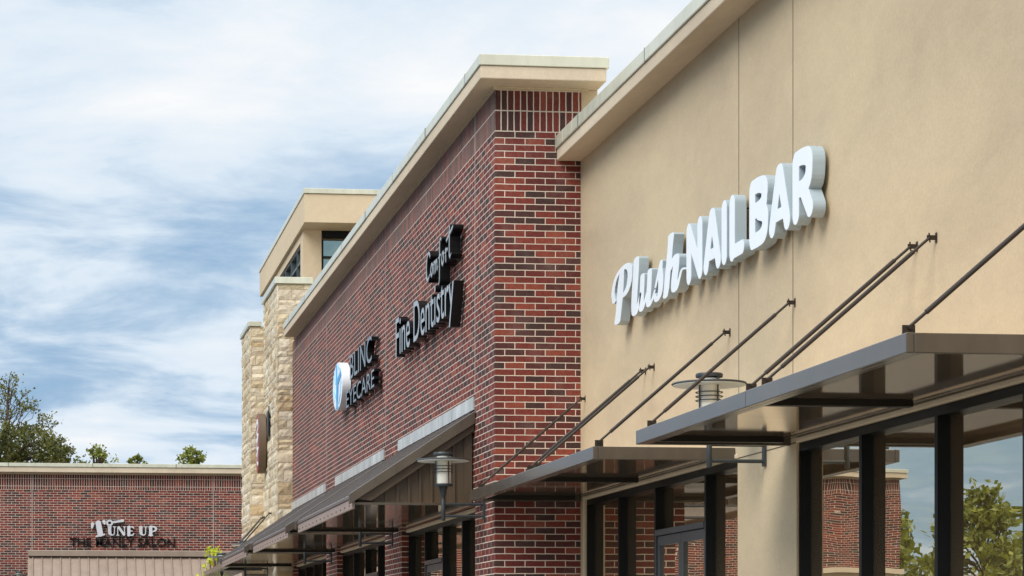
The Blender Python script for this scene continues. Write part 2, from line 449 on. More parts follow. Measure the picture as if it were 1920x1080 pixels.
def place_letter(name, me, fn, mats, parent, depth):
    """fn maps (x, y, d) with d measured outwards from the wall; faces turned outwards get mats[0], sides mats[1]"""
    org = ORG[parent.name]
    for q in me.polygons:
        q.use_smooth = False
        q.material_index = 0 if q.normal.z > 0.9 else 1
    mi = [q.material_index for q in me.polygons]
    for v in me.vertices: v.co = Vector(fn(v.co.x, v.co.y, v.co.z)) - org
    o = link(name, me, mats, parent)
    for q, k in zip(me.polygons, mi): q.material_index = k
    return o
def text_letters(body, size=1.0, depth=0.1, squeeze=1.0, height=1.0, bold=0.0):
    """one mesh per character (default font), laid out from x = 0"""
    def make(t, ext=0.0):
        cu = bpy.data.curves.new('letter', 'FONT'); cu.body = t; cu.size = size; cu.extrude = ext; cu.offset = bold; cu.resolution_u = 4
        return eval_mesh(cu)
    def maxx(t):
        me = make(t); x = [v.co.x for v in me.vertices]; r = (min(x), max(x)); bpy.data.meshes.remove(me); return r
    out = []
    for i, ch in enumerate(body):
        if ch == ' ': continue
        m1 = maxx(body[:i + 1])[1]; me = make(ch, depth / 2)
        w = max(v.co.x for v in me.vertices)
        for v in me.vertices: v.co.x = (v.co.x + m1 - w) * squeeze; v.co.y *= height
        out.append((ch, me))
    return out
def fit_letters(ls, x0, x1, y0, y1):
    xs = [v.co.x for _, m_ in ls for v in m_.vertices]; ys = [v.co.y for _, m_ in ls for v in m_.vertices]
    a, b, c, d = min(xs), max(xs), min(ys), max(ys)
    for _, m_ in ls:
        for v in m_.vertices:
            v.co.x = x0 + (v.co.x - a) / (b - a) * (x1 - x0); v.co.y = y0 + (v.co.y - c) / (d - c) * (y1 - y0)
    return ls

# ================================================================== ground
g = MB(); g.quad((-600, -300, 0), (600, -300, 0), (600, 900, 0), (-600, 900, 0))
tag(part('ground', g, M_ASPHALT), kind='structure')
g = MB(); g.box(2.3, 6.45, -10, 72, -0.2, 0.15)
tag(part('pavement', g, M_CONC, bevel=0.02), kind='structure')
g = MB(); g.box(-18, 1.0, 74.6, 77.4, -0.2, 0.15)
tag(part('pavement', g, M_CONC, bevel=0.02), kind='structure')
g = MB()
for k in range(16): g.quad((-3.4, 2 + 2.75 * k, 0.004), (2.2, 2 + 2.75 * k, 0.004), (2.2, 2.1 + 2.75 * k, 0.004), (-3.4, 2.1 + 2.75 * k, 0.004))
tag(part('parking_lines', g, M_PAINT), kind='structure')

# ================================================================== storefront glazing
def storefront(bld, xf, edges, zt, doors=(), z0=0.15, zd=2.47, depth=0.12):
    """edges: bay limits along y (descending). xf: outer face of the frames, glass lies `depth` behind."""
    for k in range(len(edges) - 1):
        ya, yb = edges[k], edges[k + 1]            # ya far, yb near
        mw = 0.03
        zb = zd + 0.06 if k in doors else z0
        f = MB()
        f.box(xf, xf + depth, ya - mw, ya, zb, zt - 0.07).box(xf, xf + depth, yb, yb + mw, zb, zt - 0.07)
        f.box(xf + 0.004, xf + depth, yb, ya, zt - 0.07, zt)
        if k not in doors: f.box(xf + 0.004, xf + depth, yb + mw, ya - mw, zb, zb + 0.1)
        w = part('window', f, M_FRAME, bld)
        pn = MB(); pn.quad((xf + depth - 0.02, ya - mw, zb), (xf + depth - 0.02, yb + mw, zb), (xf + depth - 0.02, yb + mw, zt - 0.07), (xf + depth - 0.02, ya - mw, zt - 0.07))
        part('pane', pn, M_GLASS, w)
        if k in doors:
            jb = MB(); jb.box(xf, xf + depth, ya - mw, ya, z0, zb).box(xf, xf + depth, yb, yb + mw, z0, zb)
            jb.box(xf - 0.01, xf + depth, yb + mw, ya - mw, zd, zb)
            part('door_frame', jb, M_DOORFR, bld)
            ym = 0.5 * (ya + yb); leaves = [(ya - mw - 0.006, ym + 0.004), (ym - 0.004, yb + mw + 0.006)] if ya - yb > 1.7 else [(ya - mw - 0.006, yb + mw + 0.006)]
            for (a, b) in leaves:
                d = MB(); x0, x1 = xf + 0.02, xf + 0.065
                d.box(x0, x1, a - 0.09, a, z0 + 0.01, zd - 0.01).box(x0, x1, b, b + 0.09, z0 + 0.01, zd - 0.01)
                d.box(x0, x1, b + 0.09, a - 0.09, zd - 0.11, zd - 0.01).box(x0, x1, b + 0.09, a - 0.09, z0 + 0.01, z0 + 0.25)
                dr = part('door', d, M_DOORFR, bld)
                pn = MB(); pn.quad((xf + 0.045, a - 0.09, z0 + 0.25), (xf + 0.045, b + 0.09, z0 + 0.25), (xf + 0.045, b + 0.09, zd - 0.11), (xf + 0.045, a - 0.09, zd - 0.11))
                part('pane', pn, M_GLASS, dr)
                hd = MB(); hd.tube((xf - 0.03, b + 0.06, 0.95), (xf - 0.03, b + 0.06, 1.3), 0.012)
                hd.tube((xf - 0.03, b + 0.06, 0.98), (xf + 0.03, b + 0.06, 0.98), 0.01).tube((xf - 0.03, b + 0.06, 1.27), (xf + 0.03, b + 0.06, 1.27), 0.01)
                part('handle', hd, M_ROD, dr)

# ================================================================== tan stucco shop building (right)
XN = 6.51
nb = thing('stucco_building', 'long tan stucco shop building with a cream overhanging cornice and tall black framed windows', 'building', (8.5, 16, 0))
w = MB()
w.box(XN, XN + 0.30, 4, 27.795, 3.065, 7.30)
for a, b in ((27.56, 27.795), (19.545, 21.28), (11.45, 13.30), (4, 5.2)): w.box(XN, XN + 0.30, a, b, 0, 3.065)
w.box(XN + 0.30, 20, 4, 27.795, 3.4, 6.9)
part('wall', w, M_STUCCO, nb)
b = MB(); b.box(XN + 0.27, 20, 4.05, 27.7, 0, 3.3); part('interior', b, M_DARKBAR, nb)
for y in (21.24, 19.64): part('joint', MB().box(XN - 0.0025, XN + 0.01, y - 0.006, y + 0.006, 3.19, 7.25), M_JOINT, nb)
part('joint', MB().box(XN - 0.0025, XN + 0.01, 19.56, 21.27, 3.061, 3.071), M_JOINT, nb)
for a, b_ in ((21.29, 27.55), (13.31, 19.535)): part('window_lintel', MB().box(XN - 0.012, XN + 0.05, a, b_, 3.066, 3.108), M_TRIM, nb, bevel=0.008)
part('corner_trim', MB().box(XN - 0.015, XN + 0.05, 27.585, 27.635, 0.15, 3.108), M_TRIM, nb, bevel=0.008)
c = MB(); c.box(6.207, 7.0, 4, 27.78, 7.256, 7.40); part('cornice', c, M_TRIM, nb, bevel=0.012)
def coping_run(bld, x0, x1, ys, z0, z1, rng):
    for a_, b_ in zip(ys[:-1], ys[1:]):
        lo, hi = min(a_, b_), max(a_, b_); d0, d1, e = rng.uniform(-.006, .006), rng.uniform(-.006, .006), rng.uniform(-.004, .004)
        q = MB(); q.box(x0 + e, x1, lo + .0015, hi - .0015, z0, z1)
        q.v = [(x, y, z + ((d0 if y < (lo + hi) / 2 else d1) if z > z0 + .01 else 0)) for x, y, z in q.v]
        sec = part('coping', q, M_COPING, bld, bevel=0.008)
        if lo > ys[-1] + .01: part('seam', MB().box(x0 + e - .003, x1 + .003, lo - .001, lo + .02, z0 - .003, z1 + .002 + d0), M_SEAM, sec)
M_SEAM = metal_paint('coping_seam', (0.22, 0.23, 0.19), 0.4)
coping_run(nb, 6.186, 7.02, [27.79, 26.55, 23.5, 20.45, 17.4, 14.35, 9.0, 4.0], 7.402, 7.55, random.Random(2))
storefront(nb, XN + 0.02, [27.56, 25.97, 24.37, 22.44, 21.28], 3.06, doors=(2,))
storefront(nb, XN + 0.02, [19.545, 18.005, 16.405, 14.85, 13.30], 3.06)

# ================================================================== red brick shop building (middle)
XB = 5.436
bb = thing('red_brick_building', 'red brick shop building with a soldier course band and cream cornice, mid row', 'building', (9, 40, 0))
BAYS = [(29.12, 35.35), (37.13, 43.45), (45.16, 51.35)]
w = MB()
w.box(XB, 6.52, 27.8, 51.56, 3.09, UZ)
w.box(XB, 6.52, 27.8, 29.12, 0, 3.09)
for a, b in ((35.35, 37.13), (43.45, 45.16), (51.35, 51.56)): w.box(XB, 6.1, a, b, 0, 3.09)
part('wall', w, M_BRICK, bb)
w = MB(); w.box(XB, 6.52, 27.8, 51.56, UZ, 8.126); part('soldier_band', w, M_SOLDIER, bb)
w = MB(); w.box(6.523, 6.73, 27.83, 51.5, 5.5, 8.147); part('parapet_back', w, M_CREAM, bb); part('roof', MB().box(6.74, 20, 27.9, 51.5, 4.0, 6.9), M_CREAM, bb)
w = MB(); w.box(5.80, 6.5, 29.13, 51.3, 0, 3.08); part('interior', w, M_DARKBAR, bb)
w = MB(); w.box(XB - 0.03, 6.60, 27.765, 51.2, 8.127, 8.149); part('frieze', w, M_CREAM, bb)
c = MB(); c.box(5.178, 6.735, 27.38, 50.95, 8.15, 8.309); part('cornice', c, M_TRIM, bb, bevel=0.012)
coping_run(bb, 5.158, 6.765, [50.98, 49.7, 46.65, 43.6, 40.55, 37.5, 34.45, 31.4, 28.35, 27.36], 8.311, 8.44, random.Random(4))
for y, z in ((29.13, 4.5), (37.05, 4.5), (45.1, 4.5)): part('joint', MB().box(XB - 0.0025, XB + 0.01, y - 0.009, y + 0.009, z, 8.12), M_SEAL, bb)
for a, b in BAYS: part('window_lintel', MB().box(5.50, 5.60, a + 0.003, b - 0.003, 3.03, 3.082), M_TRIM, bb, bevel=0.012)
for (a, b), dk in zip(BAYS, (1, 2, 1)):
    st = (b - a) / 4
    storefront(bb, 5.545, [b - 0.002, b - st, b - 2 * st, b - 3 * st, a + 0.002], 3.03, doors=(dk,))

# ================================================================== limestone and stucco corner building (far end of the row)
def stones(mb, cols, o, du, nrm, width, height, rng, lo=0.010, hi=0.026):
    o, du, nrm = Vector(o), Vector(du), Vector(nrm); up = Vector((0, 0, 1)); z = 0.0
    pal = [(0.60, 0.50, 0.34), (0.66, 0.57, 0.42), (0.57, 0.47, 0.33), (0.62, 0.53, 0.41), (0.70, 0.62, 0.49), (0.52, 0.40, 0.25), (0.60, 0.51, 0.39), (0.64, 0.55, 0.40), (0.68, 0.59, 0.45)]
    while z < height - 0.03:
        h = min(rng.choice([0.12, 0.17, 0.2, 0.24, 0.28]), height - z)
        x = -0.02
        while x < width + 0.02 - 0.03:
            wd = min(rng.choice([0.16, 0.28, 0.38, 0.5, 0.62]) * rng.uniform(.85, 1.15), width + 0.02 - x)
            if width + 0.02 - x - wd < 0.12: wd = width + 0.02 - x
            rows = [(z, h)]
            if h > 0.25 and wd < 0.45 and rng.random() < .25: rows = [(z, h * .5), (z + h * .5, h * .5)]
            for (zz_, hh) in rows:
                d = rng.uniform(lo, hi); gp = 0.007; i = len(mb.v); c = rng.choice(pal); k = rng.uniform(.85, 1.12)
                jit = lambda a: rng.uniform(-a, a)
                x0, x1, z0, z1 = x + gp, x + wd - gp, zz_ + gp, zz_ + hh - gp
                nu = max(2, int((x1 - x0) / .1) + 1); nv = max(2, int((z1 - z0) / .1) + 1)
                q = []
                for b_ in range(nv + 1):
                    for a_ in range(nu + 1):
                        edge = a_ in (0, nu) or b_ in (0, nv)
                        u = x0 + (x1 - x0) * a_ / nu; vv = z0 + (z1 - z0) * b_ / nv
                        q.append(o + du * (u + jit(.004)) + up * (vv + jit(.004)) + nrm * (d - (0.012 if edge else 0) + (0 if edge else rng.uniform(-.008, .014))))
                mb.v += [tuple(p_) for p_ in q]
                for b_ in range(nv):
                    for a_ in range(nu):
                        n0 = i + b_ * (nu + 1) + a_
                        mb.f.append((n0, n0 + 1, n0 + nu + 2, n0 + nu + 1)); cols.append(tuple(v_ * k for v_ in c))
                ring = [i + a_ for a_ in range(nu + 1)] + [i + b_ * (nu + 1) + nu for b_ in range(1, nv + 1)] + [i + nv * (nu + 1) + a_ for a_ in range(nu - 1, -1, -1)] + [i + b_ * (nu + 1) for b_ in range(nv - 1, 0, -1)]
                j0 = len(mb.v); mb.v += [tuple(Vector(mb.v[r_]) - nrm * (d + 0.01)) for r_ in ring]
                for t in range(len(ring)):
                    t2 = (t + 1) % len(ring); mb.f.append((ring[t], j0 + t, j0 + t2, ring[t2])); cols.append(tuple(v_ * k for v_ in c))
            x += wd
        z += h
def stone_part(name, faces, parent, seed):
    rng = random.Random(seed); mb = MB(); cols = []
    for fc in faces: stones(mb, cols, *fc, rng)
    o = part(name, mb, M_STONE, parent)
    at = o.data.attributes.new('stone_tint', 'FLOAT_COLOR', 'FACE')
    for k, c in enumerate(cols): at.data[k].color = (*c, 1)
    return o
X1, X2, YS, YP = 5.096, 4.774, 51.62, 54.9
tb = thing('stone_corner_building', 'corner building of pale limestone piers under a stucco tower with high windows', 'building', (8, 58, 0))
core = part('pier', MB().box(X1, 5.86, YS, YP - 0.01, 0, 9.44), M_MORTAR, tb); core2 = part('pier', MB().box(X2, 5.3, YP, 57.3, 0, 8.92), M_MORTAR, tb)
stone_part('stone_facing', [((X1, YS, 0), (1, 0, 0), (0, -1, 0), 0.765, 9.44), ((X1, YP, 0), (0, -1, 0), (-1, 0, 0), YP - YS, 9.44)], core, 3)
stone_part('stone_facing', [((X2, YP, 0), (1, 0, 0), (0, -1, 0), 0.34, 8.92), ((X2, 57.3, 0), (0, -1, 0), (-1, 0, 0), 57.3 - YP, 8.92)], core2, 5)
part('coping', MB().box(5.035, 5.90, YS - 0.07, YP + 0.04, 9.445, 9.59), M_COPING, core, bevel=0.008)
part('coping', MB().box(4.715, 5.03, YP - 0.06, 57.36, 8.925, 9.04), M_COPING, core2, bevel=0.008)
w = MB()
w.box(6.36, 12, 56.35, 66.5, 0, 11.46)                                     # body behind the glass
w.box(6.165, 6.62, 56.0, 56.6, 8.4, 11.468)                                # corner column
w.box(6.165, 6.355, 56.61, 66.5, 11.25, 11.466); w.box(6.165, 6.355, 62.0, 66.5, 0, 11.249); w.box(6.165, 6.355, 56.61, 61.99, 0, 9.3)
w.box(6.63, 12, 56.02, 56.34, 8.0, 9.3); w.box(9.2, 12, 56.02, 56.34, 9.3, 11.468)
w.box(6.17, 7.0, 57.31, 66.4, 0, 7.9)
part('wall', w, M_CREAM, tb)
w = MB(); w.box(6.10, 6.70, 55.94, 56.62, 8.33, 8.395); part('ledge', w, M_TRIM, tb)
c = MB(); c.box(6.09, 12.4, 55.0, 66.95, 11.47, 12.165); part('cornice', c, M_CREAM, tb, bevel=0.01)
c = MB(); c.box(6.065, 12.43, 54.97, 67.0, 12.17, 12.29); part('coping', c, M_COPING, tb, bevel=0.008)
f = MB()
f.box(6.625, 9.18, 56.05, 56.2, 11.30, 11.465)
for x in (6.625, 7.42, 8.3, 9.13): f.box(x, x + 0.05, 56.06, 56.2, 9.3, 11.24)
for z in (9.86, 10.35, 10.80): f.box(6.68, 9.13, 56.07, 56.2, z, z + 0.045)
wd = part('clerestory_window', f, M_FRAME, tb)
pn = MB(); pn.quad((6.67, 56.17, 9.3), (9.13, 56.17, 9.3), (9.13, 56.17, 11.24), (6.67, 56.17, 11.24)); part('pane', pn, M_CLERE, wd)
f = MB()
for y in (56.63, 57.72, 59.15, 60.58, 61.93): f.box(6.20, 6.32, y, y + 0.05, 9.3, 11.2)
for z in (9.86, 10.35, 10.82, 11.2): f.box(6.21, 6.32, 56.68, 61.93, z, z + 0.045)
wd = part('clerestory_window', f, M_DOORFR, tb)
pn = MB(); pn.quad((6.30, 61.93, 9.3), (6.30, 56.65, 9.3), (6.30, 56.65, 11.24), (6.30, 61.93, 11.24)); part('pane', pn, M_CLERE, wd)

# ================================================================== brick salon building across the end of the car park
YT = 77.5
ub = thing('brick_salon_building', 'low red brick building with a cream cornice closing the far end of the car park', 'building', (-2, 82, 0))
w = MB()
w.box(-11.6, 14, YT, 92, 0, 6.48)
w.box(-16.0, -11.6, YT - 0.8, 92, 3.9, 6.48)
part('wall', w, M_BRICK, ub)
w = MB(); w.box(-11.6, 14, YT, 92, 6.48, 6.985); w.box(-16, -11.6, YT - 0.8, 92, 6.48, 6.985); part('soldier_band', w, M_SOLDIER, ub)
w = MB(); w.box(-15.9, -11.7, YT - 0.7, 91.9, 0, 3.72); part('arcade_wall', w, M_CREAM, ub)
w = MB(); w.box(-16.1, -11.61, YT - 0.93, 92.1, 3.72, 3.9); part('belt_course', w, M_TRIM, ub)
w = MB(); w.box(-11.62, 14.02, YT - 0.04, 92, 6.986, 7.04); w.box(-16.02, -11.63, YT - 0.84, 92, 6.986, 7.04); part('frieze', w, M_CREAM, ub)
c = MB(); c.box(-11.8, 14.4, YT - 0.28, 92.3, 7.042, 7.222); c.box(-16.28, -11.81, YT - 1.08, 92.3, 7.042, 7.222); part('cornice', c, M_TRIM, ub, bevel=0.012)
c = MB(); c.box(-11.77, 14.43, YT - 0.31, 92.33, 7.225, 7.345); c.box(-16.31, -11.78, YT - 1.11, 92.33, 7.225, 7.345); cp_ = part('coping', c, M_COPING, ub, bevel=0.008)
for x in (-1.4, 1.4, 4.2): part('seam', MB().box(x - 0.014, x + 0.014, YT - 0.313, YT, 7.223, 7.348), M_SEAM, cp_)
for x in (-0.62, 5.475): part('joint', MB().box(x - 0.010, x + 0.010, YT - 0.003, YT + 0.01, 0.2, 6.98), M_SEAL, ub)

# ================================================================== standing seam awnings on the brick building
def rib_line(a, b, n):
    return [a + (b - a) * (k + .5) / n for k in range(n)]
def make_awning(y0, y1, label):
    t = thing('shed_awning', label, 'awning', (XB, y0, 3.09), 'shed awnings along the red brick building')
    xe, ze, xw, zw = 3.83, 3.205, XB - 0.008, 4.285
    sl = (zw - ze) / (xw - xe); nx, nz = -sl / math.hypot(1, sl), 1 / math.hypot(1, sl)
    r = MB()
    th = 0.03
    r.prism([(xe, ze), (xw, zw), (xw, zw - 0.04), (xe, ze - 0.04)], 'y', y0 + 0.01, y1)
    for y in rib_line(y0 + 0.08, y1, 15):
        r.prism([(xe - 0.012, ze + 0.030), (xw, zw + 0.030), (xw, zw + 0.001), (xe - 0.012, ze + 0.001)], 'y', y - 0.012, y + 0.012)
    part('roof', r, M_ROOF, t)
    for nm, ya, yb in (('rake_trim', y0 - 0.05, y0 + 0.009), ('rake_trim', y1 + 0.001, y1 + 0.055)):
        k = MB(); k.prism([(xe - 0.035, ze + 0.012), (xw, zw + 0.014), (xw, zw - 0.15), (xe - 0.035, ze - 0.125)], 'y', ya, yb)
        part(nm, k, M_BRONZE, t, bevel=0.006)
    k = MB(); k.prism([(xe + 0.02, ze - 0.045), (xw, zw - 0.045), (xw, zw - 0.24), (xe + 0.26, ze - 0.07)], 'y', y0 + 0.012, y0 + 0.13); part('rake_soffit', k, M_SIDING, t)
    for yg in (y0 + 0.14, y1 - 0.05):
        gp = MB()
        gp.prism([(xe + 0.10, 3.115), (xw, 3.115), (xw, zw - 0.05), (xe + 0.10, ze + 0.0)], 'y', yg, yg + 0.03)
        x = xe + 0.32
        while x < xw - 0.05:
            gp.box(x - 0.016, x + 0.016, yg - 0.028, yg + 0.001, 3.116, ze + (x - xe) * sl - 0.1); x += 0.147
        gp.box(xw - 0.10, xw - 0.012, yg - 0.035, yg + 0.001, 3.116, zw - 0.12)
        part('gable_panel', gp, M_SIDING, t)
    e = MB(); e.box(xe + 0.012, xe + 0.045, y0 + 0.012, y1 - 0.002, 3.035, ze - 0.042); ev = part('eave_strip', e, M_EAVE, t)
    sc = MB()
    for y in rib_line(y0 + 0.05, y1, 14): sc.tube((xe + 0.004, y, 3.08), (xe + 0.013, y, 3.08), 0.011, n=8)
    part('screw', sc, M_DARKBAR, ev)
    so = MB(); so.box(xe + 0.046, XB - 0.01, y0 + 0.02, y1 - 0.005, 3.09, 3.108); part('soffit', so, M_SOFFIT, t)
    part('edge_channel', MB().box(xe + 0.046, XB - 0.02, y0 + 0.002, y0 + 0.018, 3.082, 3.112), M_BRONZE, t); part('edge_channel', MB().box(xe + 0.046, XB - 0.02, y1 - 0.08, y1 - 0.006, 3.05, 3.089), M_DARKBAR, t)
    fl = MB(); fl.box(XB - 0.022, XB - 0.003, y0 + 0.02, y1 - 0.01, zw + 0.032, 4.485)
    for y in rib_line(y0, y1, 6): fl.box(XB - 0.026, XB - 0.002, y - 0.03, y + 0.03, zw + 0.031, 4.489)
    part('wall_flashing', fl, M_FLASH, t)
    return t
aw = make_awning(29.13, 35.62, 'bronze standing seam awning nearest the brick corner, its gable siding in full view')
dup(aw, (XB, 37.14, 3.09), 'middle bronze standing seam awning, below the round eye clinic sign')
dup(aw, (XB, 45.15, 3.09), 'farthest bronze standing seam awning, running up to the limestone piers')

# awning of the far salon: sloping toward the car park
ta = thing('salon_awning', 'tan standing seam awning below the salon letters on the far brick building', 'awning', (2.7, YT, 3.2))
k = MB(); k.box(-0.76, 6.6, YT - 0.16, YT - 0.004, 4.24, 4.43); part('top_ledge', k, M_TANAWN, ta, bevel=0.01)
k = MB(); k.prism([(YT - 1.45, 3.10), (YT - 0.004, 4.235), (YT - 0.004, 4.15), (YT - 1.45, 3.02)], 'x', -0.76, 6.6)
x = -0.60
while x < 6.6:
    k.prism([(YT - 1.46, 3.15), (YT - 0.10, 4.215), (YT - 0.10, 4.165), (YT - 1.46, 3.101)], 'x', x - 0.014, x + 0.014); x += 0.31
part('roof', k, M_TANAWN, ta)
k = MB(); k.prism([(YT - 1.45, 3.0), (YT - 1.45, 3.04), (YT - 0.01, 4.14), (YT - 0.01, 3.0)], 'x', -0.70, -0.66); part('gable_panel', k, M_TANAWN, ta)

# ================================================================== flat canopies with hanger rods
def make_canopy(y0, y1, label, rods, xf=5.12, xw=XN, joint=None):
    """y0 near end, y1 far end"""
    t = thing('flat_canopy', label, 'canopy', (xw, y0, 3.05), 'flat bronze canopies hung on rods')
    ym = joint or 0.5 * (y0 + y1)
    f = MB()
    f.box(xf, xf + 0.05, y0, ym - 0.002, 3.052, 3.176); f.box(xf, xf + 0.05, ym + 0.002, y1, 3.052, 3.176)
    f.box(xf + 0.051, xw - 0.003, y0, y0 + 0.05, 3.052, 3.174); f.box(xf + 0.051, xw - 0.003, y1 - 0.05, y1, 3.052, 3.174)
    f.box(xf + 0.0505, xf + 0.12, y0 + 0.051, y1 - 0.051, 3.053, 3.066)      # bottom lip
    part('fascia_frame', f, M_BRONZE, t, bevel=0.006)
    b = MB(); b.box(xw - 0.08, xw - 0.004, y0 + 0.052, y1 - 0.052, 3.112, 3.17); part('wall_channel', b, M_BRONZE, t)
    d = MB(); d.box(xf + 0.052, xw - 0.081, y0 + 0.052, y1 - 0.052, 3.118, 3.150); part('deck', d, M_SOFFIT, t)
    for y in (ym, y1 - 0.17):
        c = MB(); c.box(xf + 0.14, xw - 0.12, y - 0.05, y + 0.05, 3.066, 3.116); part('cross_beam', c, M_DARKBAR, t)
    for y in rods:
        r = MB(); a = Vector((xf + 0.10, y, 3.235)); e = Vector((xw - 0.055, y, 4.30))
        r.box(a.x - 0.04, a.x + 0.04, y - 0.006, y + 0.006, 3.176, 3.25)                # lug on the canopy
        r.tube(a, a.lerp(e, .10), .011).tube(a.lerp(e, .09), a.lerp(e, .90), .0165, n=12).tube(a.lerp(e, .89), e, .011)
        r.tube(a + Vector((0, -.03, 0)), a + Vector((0, .03, 0)), .012)
        r.tube(e + Vector((-.012, -.02, .03)), e + Vector((.01, .018, -.03)), .006)
        r.box(e.x - 0.02, xw - 0.004, y - 0.006, y + 0.006, 4.283, 4.318)
        r.box(xw - 0.008, xw - 0.002, y - 0.014, y + 0.014, 4.262, 4.338)
        part('hanger_rod', r, M_ROD, t)
    return t
make_canopy(13.33, 19.75, 'nearest flat bronze canopy, over the large right hand windows', (13.55, 16.34, 16.72, 19.58))
make_canopy(21.347, 27.79, 'flat bronze canopy beside the brick pier, over the double doors', (21.52, 24.31, 24.67, 27.54))
fc = make_canopy(52.3, 54.82, 'small distant flat canopy hanging from the first limestone pier', (52.5, 54.15, 54.55), xf=3.96, xw=X1 - 0.045, joint=54.7)
f = MB(); f.box(3.96, 4.70, 54.83, 59.5, 3.06, 3.176); part('fascia_extension', f, M_BRONZE, fc)

# ================================================================== wall lanterns
def make_lamp(label, xw, y):
    t = thing('wall_lantern', label, 'wall lamp', (xw, y, 2.97), 'iron wall lanterns along the shopfronts')
    lx = xw - 0.53
    b = MB()
    b.box(xw - 0.024, xw - 0.002, y - 0.035, y + 0.035, 2.86, 3.105)
    b.tube((lx, y, 3.055), (xw - 0.02, y, 3.055), 0.018).tube((lx, y, 2.905), (xw - 0.02, y, 2.905), 0.018)
    part('bracket', b, M_IRON, t, smooth=True)
    p_ = MB(); p_.lathe((lx, y, 0), [(0.020, 2.845), (0.026, 2.86), (0.026, 3.10), (0.022, 3.11), (0.022, 3.15), (0.038, 3.17), (0.042, 3.235), (0.052, 3.25), (0.052, 3.275)], 20); part('post', p_, M_IRON, t, smooth=True)
    c = MB(); c.lathe((lx, y, 0), [(0.055, 3.275), (0.118, 3.277), (0.122, 3.285), (0.122, 3.303), (0.10, 3.308)], 32)
    for z in (3.455, 3.492, 3.53):
        for q in range(28):
            t0, t1 = 2 * math.pi * q / 28, 2 * math.pi * (q + 1) / 28
            c.tube((lx + .122 * math.cos(t0), y + .122 * math.sin(t0), z), (lx + .122 * math.cos(t1), y + .122 * math.sin(t1), z), .0048, n=6, caps=False)
    for q in range(4):
        an = 0.45 + q * math.pi / 2
        c.tube((lx + .115 * math.cos(an), y + .115 * math.sin(an), 3.295), (lx + .115 * math.cos(an), y + .115 * math.sin(an), 3.675), .008, n=8)
    part('cage', c, M_IRON, t, smooth=True)
    gl = MB(); gl.lathe((lx, y, 0), [(0.094, 3.31), (0.098, 3.32), (0.098, 3.655), (0.09, 3.66)], 28); part('globe', gl, M_LAMP, t, smooth=True)
    s = MB(); s.lathe((lx, y, 0), [(0.335, 3.600), (0.343, 3.606), (0.335, 3.616), (0.13, 3.634), (0.10, 3.636)], 40); sh = part('shade', s, M_IRON, t, smooth=True)
    s = MB(); s.lathe((lx, y, 0), [(0.10, 3.592), (0.328, 3.592), (0.328, 3.5985), (0.10, 3.5985)], 40); part('shade_underside', s, M_SHADE, sh)
    s = MB(); s.lathe((lx, y, 0), [(0.10, 3.665), (0.122, 3.668), (0.125, 3.69), (0.118, 3.703), (0.03, 3.712)], 28); part('cap', s, M_IRON, t, smooth=True)
    return t
lp0 = make_lamp('iron lantern on the brick pilaster, in front of the brown gable siding', XB, 28.46)
dup(lp0, (XN, 20.42, 3.035), 'iron lantern on the tan pilaster, its disc shade showing above the nearest canopy')
dup(lp0, (XB, 36.25, 2.97), 'iron lantern on the brick pier after the nearest shed awning, only its arm in view')
dup(lp0, (XB, 44.25, 2.97), 'iron lantern on the brick pier after the middle shed awning, only its arm in view')
dup(lp0, (X1 - 0.05, 53.35, 2.97), 'iron lantern on the first limestone pier, its shade just above the farthest awning')
dup(lp0, (X2 - 0.05, 56.4, 2.80), 'iron lantern on the outermost limestone pier, among lime green leaves')
dup(lp0, (-1.05, YT - 0.03, 2.97), 'iron lantern on the far brick building, left of its tan awning')
bpy.context.view_layer.update()
salon_lamp = [o for o in COL.objects if o.get('label', '').startswith('iron lantern on the far brick')][0]
salon_lamp.rotation_euler = (0, 0, R(90))

